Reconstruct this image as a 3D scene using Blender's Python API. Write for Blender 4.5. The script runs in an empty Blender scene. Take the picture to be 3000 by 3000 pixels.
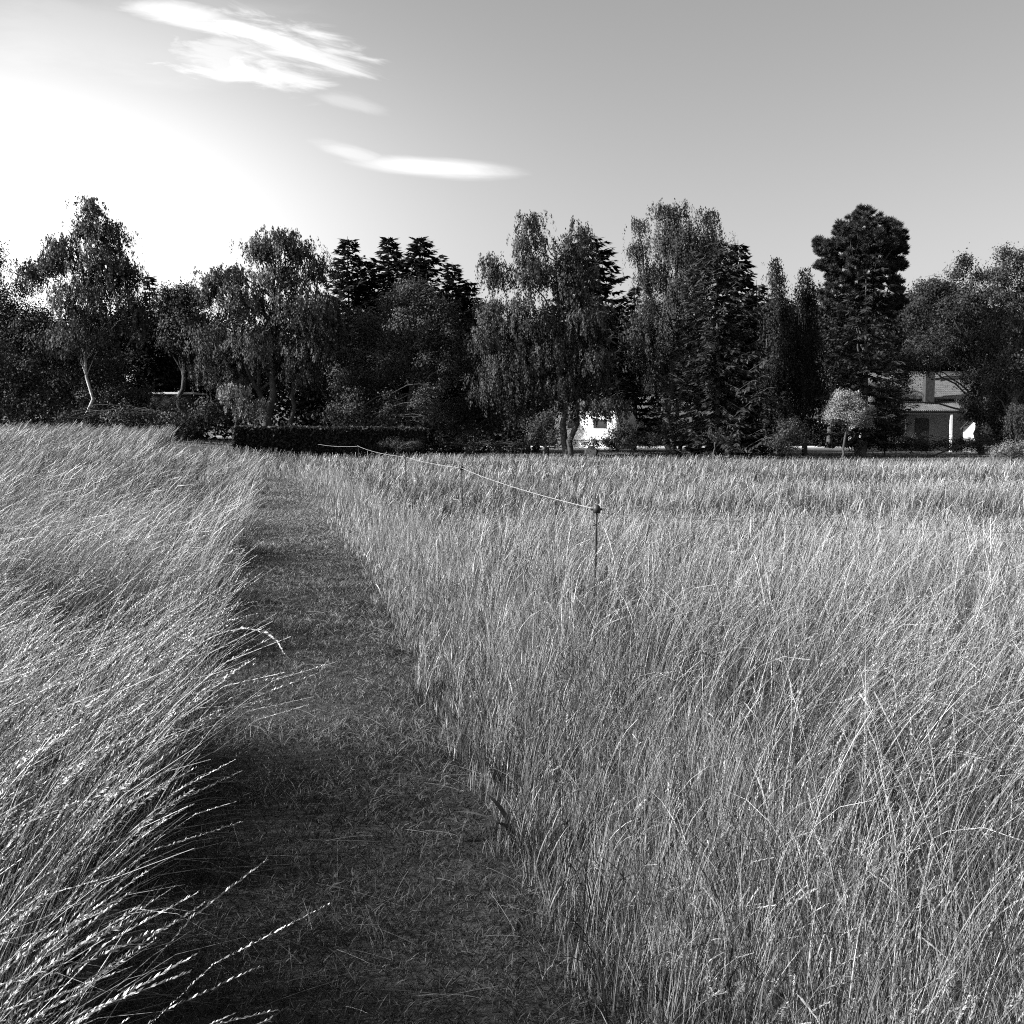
import bpy, bmesh, math, random
import numpy as np
from mathutils import Vector, Matrix

# ------------------------------------------------------------------ camera
F = 2170.0                     # focal length in pixels of a 1932 px frame
EYE = 1.65
TH = math.atan(164 / F)        # camera tilts a little down
scene = bpy.context.scene
cam_d = bpy.data.cameras.new("camera")
cam_d.sensor_width = 36.0
cam_d.lens = 36.0 * F / 1932.0
cam_d.clip_start = 0.05
cam_d.clip_end = 3000
cam = bpy.data.objects.new("camera", cam_d)
scene.collection.objects.link(cam)
cam.location = (0, 0, EYE)
cam.rotation_euler = (math.pi / 2 - TH, 0, 0)
scene.camera = cam

SUN_AZ = math.radians(-102)     # measured from the view direction, minus = left
SUN_EL = math.radians(32.5)

# ------------------------------------------------------------------ world
world = bpy.data.worlds.new("World")
scene.world = world
world.use_nodes = True
nt = world.node_tree
for n in list(nt.nodes):
    nt.nodes.remove(n)
def N(kind, **kw):
    n = nt.nodes.new(kind)
    for k, v in kw.items():
        setattr(n, k, v)
    return n
def M(op, a, b=None, c=None, clamp=False):
    n = nt.nodes.new("ShaderNodeMath"); n.operation = op; n.use_clamp = clamp
    for i, v in enumerate((a, b, c)):
        if v is None: continue
        if isinstance(v, (int, float)): n.inputs[i].default_value = v
        else: nt.links.new(v, n.inputs[i])
    return n.outputs[0]
sky = N("ShaderNodeTexSky", sky_type='NISHITA', sun_disc=False)
sky.sun_elevation = SUN_EL
sky.sun_rotation = SUN_AZ
sky.air_density = 1.0
sky.dust_density = 3.0
sky.ozone_density = 1.0
sep = N("ShaderNodeSeparateColor")
nt.links.new(sky.outputs[0], sep.inputs[0])
# black-and-white film behind an orange filter: mostly the red and green of the sky
bw = M('ADD', M('MULTIPLY', sep.outputs[0], 0.75), M('MULTIPLY', sep.outputs[1], 0.25))
SKY_POW, SKY_GAIN = 1.0, 1.12
bw = M('MULTIPLY', M('POWER', bw, SKY_POW), SKY_GAIN)

def ray(px, py):
    u = (px - 966) / F; v = (966 - py) / F
    return np.array([u, math.cos(TH) + math.sin(TH) * v, -math.sin(TH) + math.cos(TH) * v])
def at(px, py, D):
    r = ray(px, py)
    s = D / r[1]
    return np.array([r[0] * s, D, EYE + r[2] * s])

tc = N("ShaderNodeTexCoord")
sxyz = N("ShaderNodeSeparateXYZ")
nt.links.new(tc.outputs["Generated"], sxyz.inputs[0])
yy = M('MAXIMUM', sxyz.outputs[1], 0.05)
U = M('DIVIDE', sxyz.outputs[0], yy)
W = M('DIVIDE', sxyz.outputs[2], yy)
def cloud(px, py, rx, ry, deg, gain, seed, nscale=(9, 60), k=0.9):
    r = ray(px, py); cu, cw = r[0] / r[1], r[2] / r[1]
    a, b = rx / F, ry / F
    c, s = math.cos(math.radians(deg)), math.sin(math.radians(deg))
    du = M('SUBTRACT', U, cu); dw = M('SUBTRACT', W, cw)
    p = M('ADD', M('MULTIPLY', du, c), M('MULTIPLY', dw, s))
    q = M('SUBTRACT', M('MULTIPLY', dw, c), M('MULTIPLY', du, s))
    comb = N("ShaderNodeCombineXYZ")
    nt.links.new(M('MULTIPLY', p, nscale[0]), comb.inputs[0])
    nt.links.new(M('MULTIPLY', q, nscale[1]), comb.inputs[1])
    comb.inputs[2].default_value = seed
    no = N("ShaderNodeTexNoise"); no.inputs["Scale"].default_value = 1.0
    no.inputs["Detail"].default_value = 6; no.inputs["Roughness"].default_value = 0.6
    no.inputs["Distortion"].default_value = 0.5
    nt.links.new(comb.outputs[0], no.inputs["Vector"])
    d = M('SQRT', M('ADD', M('POWER', M('ABSOLUTE', M('DIVIDE', p, a)), 2.0),
                    M('POWER', M('ABSOLUTE', M('DIVIDE', q, b)), 2.0)))
    d = M('ADD', d, M('MULTIPLY', M('SUBTRACT', no.outputs[0], 0.5), -2 * k))
    mr = N("ShaderNodeMapRange", interpolation_type='SMOOTHSTEP')
    nt.links.new(d, mr.inputs[0])
    mr.inputs[1].default_value = 1.1; mr.inputs[2].default_value = 0.25
    mr.inputs[3].default_value = 0.0; mr.inputs[4].default_value = gain
    return mr.outputs[0]
cl = cloud(480, 70, 205, 42, -13, 0.62, 1.3, (10, 60), 1.35)
for args in ((330, 24, 130, 24, -8, 0.6, 3.1, (7, 40), 1.0), (490, 142, 150, 32, -9, 0.5, 7.7, (14, 60), 1.5), (590, 98, 130, 30, -14, 0.5, 5.2, (14, 80), 1.4),
             (430, 105, 120, 46, -10, 0.35, 6.3, (14, 50), 1.6), (655, 192, 75, 16, -14, 0.16, 9.1), (820, 316, 165, 21, -4.5, 0.6, 11.4, (8, 50), 0.45),
             (665, 290, 85, 16, -14, 0.25, 12.9), (250, 60, 330, 90, -6, 0.10, 15.0, (5, 20), 1.2)):
    cl = M('MAXIMUM', cl, cloud(*args))
# bright thin veil of high haze low in the left of the sky
def veil(px, py, rx, ry, gain):
    q = ray(px, py)
    a = M('POWER', M('ABSOLUTE', M('DIVIDE', M('SUBTRACT', U, q[0] / q[1]), rx / F)), 2.0)
    b = M('POWER', M('ABSOLUTE', M('DIVIDE', M('SUBTRACT', W, q[2] / q[1]), ry / F)), 2.0)
    return M('MULTIPLY', M('POWER', 2.718, M('MULTIPLY', M('ADD', a, b), -1.0)), gain)
tot = M('ADD', M('ADD', bw, veil(-170, 455, 680, 310, 5.4)), M('MULTIPLY', cl, 4.0))
comb = N("ShaderNodeCombineColor")
for i in range(3):
    nt.links.new(tot, comb.inputs[i])
bg = N("ShaderNodeBackground"); bg.inputs[1].default_value = 0.077
nt.links.new(comb.outputs[0], bg.inputs[0])
wo = N("ShaderNodeOutputWorld")
nt.links.new(bg.outputs[0], wo.inputs[0])

# ------------------------------------------------------------------ sun, exposure
sd = bpy.data.lights.new("sun", 'SUN')
sd.energy = 5.0
sd.angle = math.radians(0.5)
sd.color = (1.0, 1.0, 1.0)      # the photograph is black and white
sun = bpy.data.objects.new("sun", sd)
scene.collection.objects.link(sun)
sdir = Vector((math.sin(SUN_AZ) * math.cos(SUN_EL), math.cos(SUN_AZ) * math.cos(SUN_EL), math.sin(SUN_EL)))
sun.rotation_euler = sdir.to_track_quat('Z', 'Y').to_euler()
sun.location = (-30, 0, 30)
vs = scene.view_settings
vs.view_transform = 'Standard'; vs.look = 'None'; vs.gamma = 1.0; vs.use_curve_mapping = False
vs.exposure = 1.5
scene.cycles.use_denoising = False
scene.cycles.max_bounces = 5
scene.cycles.diffuse_bounces = 3
scene.cycles.transmission_bounces = 3
scene.cycles.glossy_bounces = 2
scene.cycles.filter_width = 1.1
scene.cycles.caustics_reflective = False
scene.cycles.caustics_refractive = False

# ------------------------------------------------------------------ helpers
RNG = np.random.default_rng(11)
random.seed(5)
col = scene.collection

def lattice(seed, n=128):
    return np.random.default_rng(seed).random((n, n))
_lat = {}
def vn(x, y, scale, seed=0):
    if seed not in _lat: _lat[seed] = lattice(1000 + seed)
    L = _lat[seed]; n = L.shape[0]
    x = np.asarray(x, float) / scale + 57.3; y = np.asarray(y, float) / scale + 31.7
    xi = np.floor(x).astype(int); yi = np.floor(y).astype(int)
    fx = x - xi; fy = y - yi
    fx = fx * fx * (3 - 2 * fx); fy = fy * fy * (3 - 2 * fy)
    a = L[xi % n, yi % n]; b = L[(xi + 1) % n, yi % n]; c = L[xi % n, (yi + 1) % n]; d = L[(xi + 1) % n, (yi + 1) % n]
    return (a * (1 - fx) + b * fx) * (1 - fy) + (c * (1 - fx) + d * fx) * fy
def sstep(t):
    t = np.clip(t, 0, 1); return t * t * (3 - 2 * t)

def path_x(D):
    D = np.asarray(D, float)
    return 0.27 - 0.21 * D - 0.16 * np.clip(D - 33.5, 0, 5) ** 2 + 0.05 * np.sin(D * 0.55)
def path_hw(D):
    D = np.asarray(D, float)
    return np.interp(D, [0, 3.2, 5.5, 8, 12, 18, 24, 36], [.56, .57, .64, .75, .76, .70, .64, .60])
def ground_z(x, y):
    x = np.asarray(x, float); y = np.asarray(y, float)
    s = path_x(np.minimum(y, 34)) - x - 0.7
    rise = 0.78 * sstep((y - 9) / 30) * sstep(s / 9)
    return rise + 0.05 * (vn(x, y, 5.0, 3) - 0.5) * sstep(np.abs(s + 0.7) / 3)

def set_props(o, label=None, cat=None, group=None, kind=None):
    if label: o["label"] = label
    if cat: o["category"] = cat
    if group: o["group"] = group
    if kind: o["kind"] = kind
    return o
def empty(name, loc, label, cat, group=None, rz=0.0):
    o = bpy.data.objects.new(name, None)
    o.empty_display_size = 0.3
    col.objects.link(o); o.location = loc; o.rotation_euler = (0, 0, rz)
    return set_props(o, label, cat, group)
def raw_mesh(name, verts, faces4, mat, parent=None, tone=None, smooth=False):
    """verts (V,3) world space, faces4 (F,4)"""
    me = bpy.data.meshes.new(name)
    V = np.asarray(verts, dtype=np.float32); Fc = np.asarray(faces4, dtype=np.int32)
    if parent is not None:
        V = V - np.array(parent.location, dtype=np.float32)
    me.vertices.add(len(V)); me.vertices.foreach_set("co", V.ravel())
    me.loops.add(Fc.size); me.loops.foreach_set("vertex_index", Fc.ravel())
    me.polygons.add(len(Fc))
    me.polygons.foreach_set("loop_start", np.arange(0, Fc.size, 4, dtype=np.int32))
    me.polygons.foreach_set("loop_total", np.full(len(Fc), 4, dtype=np.int32))
    if smooth: me.polygons.foreach_set("use_smooth", np.ones(len(Fc), dtype=bool))
    if tone is not None:
        at_ = me.attributes.new("tone", 'FLOAT', 'POINT')
        at_.data.foreach_set("value", np.asarray(tone, dtype=np.float32))
    me.update(calc_edges=True)
    me.materials.append(mat)
    o = bpy.data.objects.new(name, me); col.objects.link(o)
    if parent is not None: o.parent = parent
    return o
def bm_obj(name, bm, mat, parent=None, smooth=False):
    me = bpy.data.meshes.new(name); bm.normal_update(); bm.to_mesh(me); bm.free()
    if smooth:
        for p in me.polygons: p.use_smooth = True
    me.materials.append(mat)
    o = bpy.data.objects.new(name, me); col.objects.link(o)
    if parent is not None: o.parent = parent
    return o
def bx(bm, x0, x1, y0, y1, z0, z1, bevel=0.0):
    r = bmesh.ops.create_cube(bm, size=1.0)
    for v in r["verts"]:
        v.co = Vector((x0 + (v.co.x + .5) * (x1 - x0), y0 + (v.co.y + .5) * (y1 - y0), z0 + (v.co.z + .5) * (z1 - z0)))
    if bevel:
        es = {e for v in r["verts"] for e in v.link_edges}
        bmesh.ops.bevel(bm, geom=list(es), offset=bevel, segments=2, affect='EDGES')
def tube_arrays(pts, rads, ns=6):
    """tapered tube as verts, quads"""
    pts = np.asarray(pts, float); rads = np.asarray(rads, float)
    t = np.gradient(pts, axis=0); t /= np.linalg.norm(t, axis=1)[:, None] + 1e-9
    ref = np.array([0.31, 0.95, 0.05])
    a = np.cross(t, ref); a /= np.linalg.norm(a, axis=1)[:, None] + 1e-9
    b = np.cross(t, a)
    ang = np.arange(ns) / ns * 2 * np.pi
    V = pts[:, None] + rads[:, None, None] * (np.cos(ang)[None, :, None] * a[:, None] + np.sin(ang)[None, :, None] * b[:, None])
    n = len(pts); Fq = []
    for i in range(n - 1):
        for j in range(ns):
            k = (j + 1) % ns
            Fq.append((i * ns + j, i * ns + k, (i + 1) * ns + k, (i + 1) * ns + j))
    return V.reshape(-1, 3), np.array(Fq)
class Tubes:
    def __init__(s): s.V = []; s.F = []; s.n = 0
    def add(s, pts, rads, ns=6):
        v, f = tube_arrays(pts, rads, ns); s.V.append(v); s.F.append(f + s.n); s.n += len(v)
    def build(s, name, mat, parent=None):
        return raw_mesh(name, np.concatenate(s.V), np.concatenate(s.F), mat, parent, smooth=True)

# ------------------------------------------------------------------ materials
def new_mat(name):
    m = bpy.data.materials.new(name); m.use_nodes = True
    n = m.node_tree.nodes; l = m.node_tree.links
    n.clear()
    return m, n, l
def tone_mat(name, lo, hi, rough=0.5, trans=0.3, spec=0.3):
    m, n, l = new_mat(name)
    a = n.new("ShaderNodeAttribute"); a.attribute_name = "tone"
    r = n.new("ShaderNodeMapRange"); r.inputs[3].default_value = lo; r.inputs[4].default_value = hi
    l.new(a.outputs["Fac"], r.inputs[0])
    cc = n.new("ShaderNodeCombineColor")
    for i in range(3): l.new(r.outputs[0], cc.inputs[i])
    p = n.new("ShaderNodeBsdfPrincipled"); p.inputs["Roughness"].default_value = rough
    p.inputs["Specular IOR Level"].default_value = spec
    l.new(cc.outputs[0], p.inputs["Base Color"])
    t = n.new("ShaderNodeBsdfTranslucent"); l.new(cc.outputs[0], t.inputs[0])
    mx = n.new("ShaderNodeMixShader"); mx.inputs[0].default_value = trans
    l.new(p.outputs[0], mx.inputs[1]); l.new(t.outputs[0], mx.inputs[2])
    o = n.new("ShaderNodeOutputMaterial"); l.new(mx.outputs[0], o.inputs[0])
    return m
def noise_mat(name, lo, hi, scale=4.0, rough=0.8, bump=0.0, detail=6, stretch=(1, 1, 1), spec=0.3):
    m, n, l = new_mat(name)
    tcn = n.new("ShaderNodeTexCoord"); mp = n.new("ShaderNodeMapping"); mp.inputs["Scale"].default_value = stretch
    l.new(tcn.outputs["Object"], mp.inputs[0])
    no = n.new("ShaderNodeTexNoise"); no.inputs["Scale"].default_value = scale; no.inputs["Detail"].default_value = detail
    no.inputs["Roughness"].default_value = 0.65
    l.new(mp.outputs[0], no.inputs["Vector"])
    r = n.new("ShaderNodeMapRange"); r.inputs[1].default_value = 0.3; r.inputs[2].default_value = 0.7
    r.inputs[3].default_value = lo; r.inputs[4].default_value = hi
    l.new(no.outputs[0], r.inputs[0])
    cc = n.new("ShaderNodeCombineColor")
    for i in range(3): l.new(r.outputs[0], cc.inputs[i])
    p = n.new("ShaderNodeBsdfPrincipled"); p.inputs["Roughness"].default_value = rough
    p.inputs["Specular IOR Level"].default_value = spec
    l.new(cc.outputs[0], p.inputs["Base Color"])
    if bump:
        b = n.new("ShaderNodeBump"); b.inputs["Strength"].default_value = bump; b.inputs["Distance"].default_value = 0.05
        l.new(no.outputs[0], b.inputs["Height"]); l.new(b.outputs[0], p.inputs["Normal"])
    o = n.new("ShaderNodeOutputMaterial"); l.new(p.outputs[0], o.inputs[0])
    return m
MG_LEFT = tone_mat("dry_grass", 0.005, 0.62, rough=0.42, trans=0.15, spec=0.45)
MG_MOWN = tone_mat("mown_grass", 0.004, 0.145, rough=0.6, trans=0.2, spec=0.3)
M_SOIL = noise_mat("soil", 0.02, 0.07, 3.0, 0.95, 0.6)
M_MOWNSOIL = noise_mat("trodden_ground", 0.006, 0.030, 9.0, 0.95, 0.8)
M_TRACK = noise_mat("pale_track", 0.32, 0.5, 2.0, 0.9, 0.3)
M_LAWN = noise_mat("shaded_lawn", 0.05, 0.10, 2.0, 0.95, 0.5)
M_BARK = noise_mat("bark", 0.02, 0.07, 5.0, 0.9, 0.8, stretch=(1, 1, 0.25))
M_BIRCH = noise_mat("birch_bark", 0.12, 0.62, 2.2, 0.7, 0.3, stretch=(0.6, 0.6, 3.0))
M_LEAF = tone_mat("leaves", 0.003, 0.068, rough=0.6, trans=0.18, spec=0.2)
M_PALE = tone_mat("pale_leaves", 0.010, 0.20, rough=0.6, trans=0.2, spec=0.2)
M_WHITE = noise_mat("white_paint", 0.62, 0.80, 3.0, 0.45)
M_WALL = noise_mat("plaster_wall", 0.15, 0.23, 4.0, 0.85, 0.3)
M_DARK = noise_mat("dark_wood", 0.02, 0.05, 3.0, 0.8)
M_GLASS = noise_mat("window_glass", 0.015, 0.03, 1.0, 0.08, spec=0.5)
M_TILE = noise_mat("roof_tile", 0.075, 0.14, 3.0, 0.7, 0.3)
M_SHEET = noise_mat("corrugated_sheet", 0.03, 0.09, 3.0, 0.5, 0.2)
M_BRICK = noise_mat("chimney_brick", 0.02, 0.045, 6.0, 0.9, 0.5)
M_POST = noise_mat("black_plastic", 0.012, 0.03, 8.0, 0.5)
M_ROPE = noise_mat("white_rope", 0.16, 0.26, 60.0, 0.7)
M_RUBBER = noise_mat("tyre_rubber", 0.015, 0.03, 6.0, 0.8)

# ------------------------------------------------------------------ ground
gx = np.unique(np.concatenate([np.linspace(-60, 60, 161), np.array([-1500, -800, -400, -200, -100, 100, 200, 400, 800, 1500.])]))
gy = np.unique(np.concatenate([np.linspace(-10, 90, 151), np.array([-600, -200, -60, 120, 200, 400, 800, 1800.])]))
GX, GY = np.meshgrid(gx, gy, indexing='ij')
GZ = ground_z(np.clip(GX, -60, 60), np.clip(GY, -10, 90))
V = np.stack([GX, GY, GZ], -1).reshape(-1, 3)
nx, ny = len(gx), len(gy)
I, J = np.meshgrid(np.arange(nx - 1), np.arange(ny - 1), indexing='ij')
Fq = np.stack([I * ny + J, (I + 1) * ny + J, (I + 1) * ny + J + 1, I * ny + J + 1], -1).reshape(-1, 4)
g = raw_mesh("ground", V, Fq, M_SOIL, smooth=True); g["kind"] = "structure"

def ribbon(name, D0, D1, n, xa, xb, mat, dz=0.006, m=4):
    Ds = np.linspace(D0, D1, n)
    P = []
    for D in Ds:
        for k in range(m + 1):
            x = xa(D) + (xb(D) - xa(D)) * k / m
            P.append((x, D, float(ground_z(x, D)) + dz))
    Fq = [(i * (m + 1) + k, i * (m + 1) + k + 1, (i + 1) * (m + 1) + k + 1, (i + 1) * (m + 1) + k) for i in range(n - 1) for k in range(m)]
    o = raw_mesh(name, P, Fq, mat, smooth=True); o["kind"] = "structure"; return o
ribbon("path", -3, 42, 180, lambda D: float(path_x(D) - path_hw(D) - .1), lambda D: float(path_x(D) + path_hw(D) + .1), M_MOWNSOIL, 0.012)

def edge_D(x):
    """far edge of the tall field"""
    x = np.asarray(x, float)
    return 50.0 - 0.42 * np.clip(x - 3, 0, None)
def cross_sheet(name, x0, x1, n, d0, d1, mat, dz):
    xs = np.linspace(x0, x1, n); P = []
    for x in xs:
        for k in range(9):
            y = float(d0(x) + (d1(x) - d0(x)) * k / 8)
            P.append((x, y, float(ground_z(x, y)) + dz))
    Fq = [(i * 9 + k, (i + 1) * 9 + k, (i + 1) * 9 + k + 1, i * 9 + k + 1) for i in range(n - 1) for k in range(8)]
    o = raw_mesh(name, P, Fq, mat, smooth=True); o["kind"] = "structure"; return o
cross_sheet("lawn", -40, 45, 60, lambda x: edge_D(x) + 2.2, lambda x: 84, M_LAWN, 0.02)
cross_sheet("track", 9, 34, 40, lambda x: edge_D(x) + .7, lambda x: edge_D(x) + 2.1, M_TRACK, 0.035)
cross_sheet("road", -60, 60, 60, lambda x: 84.0, lambda x: 88.0, M_TRACK, 0.03)

# ------------------------------------------------------------------ grass
def blades(base, length, phi0, phi1, az, width, tone, S=5, prof='leaf', power=1.5, twist=None):
    """strips bending from angle phi0 (at the root) to phi1 (at the tip) off the vertical, towards az"""
    n = len(base)
    t = np.linspace(0, 1, S + 1)
    tm = (t[:-1] + t[1:]) / 2
    phi = phi0[:, None] + (phi1 - phi0)[:, None] * tm[None, :] ** power
    seg = (length / S)[:, None]
    hor = np.concatenate([np.zeros((n, 1)), np.cumsum(np.sin(phi) * seg, 1)], 1)
    ver = np.concatenate([np.zeros((n, 1)), np.cumsum(np.cos(phi) * seg, 1)], 1)
    ca, sa = np.cos(az)[:, None], np.sin(az)[:, None]
    P = np.stack([base[:, 0, None] + hor * ca, base[:, 1, None] + hor * sa, base[:, 2, None] + ver], -1)
    tw = RNG.uniform(0, np.pi, n) if twist is None else twist
    # width direction: rotate between the horizontal normal and the in-plane normal
    hn = np.stack([-sa, ca, np.zeros_like(sa)], -1)
    pin = np.gradient(P, axis=1); pin /= np.linalg.norm(pin, axis=2)[..., None] + 1e-9
    o2 = np.cross(pin, np.broadcast_to(hn, pin.shape))
    side = hn * np.cos(tw)[:, None, None] + o2 * np.sin(tw)[:, None, None]
    if prof == 'leaf': w = (0.55 + 0.45 * np.sin(np.pi * np.clip(t * .9 + .1, 0, 1))) * (1 - t ** 3) + 0.02
    elif prof == 'stem': w = 1 - 0.45 * t
    else: w = np.interp(t, prof[0], prof[1])
    hw = width[:, None] * 0.5 * w[None, :]
    A = P - side * hw[..., None]; B = P + side * hw[..., None]
    Vv = np.stack([A, B], 2)           # n,S+1,2,3
    idx = (np.arange(n) * (S + 1) * 2)[:, None] + (np.arange(S) * 2)[None, :]
    Fc = np.stack([idx, idx + 1, idx + 3, idx + 2], -1)
    return Vv.reshape(-1, 3), Fc.reshape(-1, 4), np.repeat(tone, (S + 1) * 2), P, pin
class Acc:
    def __init__(s): s.V = []; s.F = []; s.T = []; s.n = 0
    def add(s, V, Fc, T):
        s.V.append(V.astype(np.float32)); s.F.append(Fc + s.n); s.T.append(T); s.n += len(V)
    def build(s, name, mat, parent=None):
        return raw_mesh(name, np.concatenate(s.V), np.concatenate(s.F), mat, parent, tone=np.concatenate(s.T))
def rhomb(acc, c, a, b, tone):
    V = np.stack([c - a, c + b, c + a, c - b], 1).reshape(-1, 3)
    n = len(c); Fc = np.arange(n * 4).reshape(-1, 4)
    acc.add(V, Fc, np.repeat(tone, 4))

def heads(acc, P, tang, frac, per, size, spread, tone):
    """seed heads: small spikelets standing off the last part of each stem"""
    n, S1, _ = P.shape
    for k in range(per):
        t = 1 - frac * (k + RNG.random(n)) / per
        f = t * (S1 - 1); i = np.clip(np.floor(f).astype(int), 0, S1 - 2); fr = (f - i)[:, None]
        ar = np.arange(n)
        p = P[ar, i] * (1 - fr) + P[ar, i + 1] * fr
        tg = tang[ar, i]
        r = RNG.normal(0, 1, (n, 3)); r -= (r * tg).sum(1)[:, None] * tg; r /= np.linalg.norm(r, axis=1)[:, None]
        env = np.sin(np.pi * np.clip((1 - t) / frac * .85 + .15, 0, 1))[:, None] * .7 + .3
        d = tg + r * spread[:, None]; d /= np.linalg.norm(d, axis=1)[:, None]
        s = (size * RNG.uniform(.7, 1.3, n))[:, None] * env
        wv = np.cross(d, r + .3 * RNG.normal(0, 1, (n, 3))); wv /= np.linalg.norm(wv, axis=1)[:, None] + 1e-9
        rhomb(acc, p + d * s * .8, d * s, wv * s * .28, tone * RNG.uniform(.8, 1.1, n))

def sample_region(d0, d1, dens, side):
    """random roots of one side of the path between two distances"""
    xm0, xm1 = -(0.5 * d1 + 3.5), 0.5 * d1 + 2.5
    n = int((xm1 - xm0) * (d1 - d0) * dens)
    x = RNG.uniform(xm0, xm1, n); y = RNG.uniform(d0, d1, n)
    # gather most roots into tufts
    tuft = 0.16 + 0.012 * d0
    cx = (np.floor(x / tuft) + .5) * tuft; cy = (np.floor(y / tuft) + .5) * tuft
    h = vn(cx * 7.1, cy * 7.1, 1.0, 21); h2 = vn(cx * 7.1, cy * 7.1, 1.0, 22)
    tx = cx + (h - .5) * tuft * 1.2; ty = cy + (h2 - .5) * tuft * 1.2
    pull = RNG.random(n) * .75
    ox, oy = x - tx, y - ty
    x2 = x - ox * pull; y2 = y - oy * pull
    k = (x2 > -(0.5 * y2 + 3.2)) & (x2 < 0.5 * y2 + 2.2)
    pc = path_x(y2); hw = path_hw(y2) + (vn(x2, y2, .35, 4) - .5) * .30
    if side < 0: k &= x2 < path_x(np.minimum(y2, 34.5)) - hw
    else: k &= x2 > pc + hw
    if side < 0: k &= x2 < pc - hw - .36 * (1 - sstep((y2 - 3.2) / 2.6))
    if side > 0: k &= y2 < edge_D(x2) + (vn(x2, y2, .8, 5) - .5) * 1.0
    if side > 0: k |= (y2 > 39) & (x2 > path_x(34.5) - 2) & (y2 < 48) & (x2 < 0)
    k &= ~((np.abs(x2) < .55) & (y2 < .8))
    thin = sstep((.42 - vn(x2, y2, .33, 26)) * 5) * (1 if side > 0 else .6)     # bare gaps between the tussocks
    k &= RNG.random(len(x2)) > thin * .85 * (y2 < 12)
    x2, y2, ox, oy = x2[k], y2[k], ox[k], oy[k]
    z = ground_z(x2, y2)
    return np.stack([x2, y2, z], 1), np.arctan2(oy, ox)

def left_height(b):
    x, y = b[:, 0], b[:, 1]
    s = path_x(np.minimum(y, 34.5)) - path_hw(y) - x
    base = 0.88 + 0.22 * (vn(x, y, 1.3, 6) - .5) + 0.18 * (vn(x, y, 4.0, 7) - .5)
    # along the path the stand is lower in places, which lets the light through
    yb = y + .25 * (vn(x, y, .6, 23) - .5)
    f = np.interp(yb, [0, 5.3, 5.8, 7.5, 7.9, 9.0, 9.3, 9.8, 10.0, 10.9, 11.4, 12.4, 12.9, 14.6, 15.3, 16.3, 16.8, 18.6, 19.0, 21.7, 22.5, 24.4, 24.8,
                       26.2, 26.5, 27.7, 28.0, 29.0, 29.3, 30.6, 30.9, 32.4, 32.8, 36],
                      [1.2, 1.2, .20, .20, .9, .95, .45, .45, .95, .95, .4, .4, 1., 1., .3, .3, 1.1, 1.1, .08, .08, 1., 1., .06,
                       .06, 1., 1., .06, .06, 1., 1., .06, .06, 1., .9])
    far = sstep((y - 14.5) / 2) * (f < .6)
    edge = 1 - sstep((s - .35 - 1.0 * far) / 1.3)
    return base * (1 + (f - 1) * edge)
def right_height(b):
    x, y = b[:, 0], b[:, 1]
    s = x - path_x(y) - path_hw(y)
    base = 0.70 + 0.2 * (vn(x, y, 1.5, 9) - .5) + 0.16 * (vn(x, y, 4.5, 10) - .5)
    base = base * (1 - 0.42 * sstep((y - 6) / 12)) * (1 + 0.18 * (1 - sstep((y - 3) / 5)))
    return base * (0.36 + 0.64 * sstep(s / 1.2 + .25 * (vn(x, y, .3, 18) - .5)))

def angdiff_mix(a, b, w):
    return np.arctan2(np.sin(a) * (1 - w) + np.sin(b) * w, np.cos(a) * (1 - w) + np.cos(b) * w)

BANDS = [ # d0, d1, leaves/m2, stems/m2, width scale, spikelets, segs
    (0.6, 3.0, 1800, 640, 1.0, 84, 8),
    (3.0, 6.0, 1350, 460, 1.1, 36, 7),
    (6.0, 10.0, 760, 290, 1.5, 14, 6),
    (10.0, 17.0, 340, 150, 2.2, 8, 5),
    (17.0, 28.0, 130, 75, 3.6, 4, 4),
    (28.0, 52.0, 55, 34, 5.6, 3, 3)]

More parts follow.
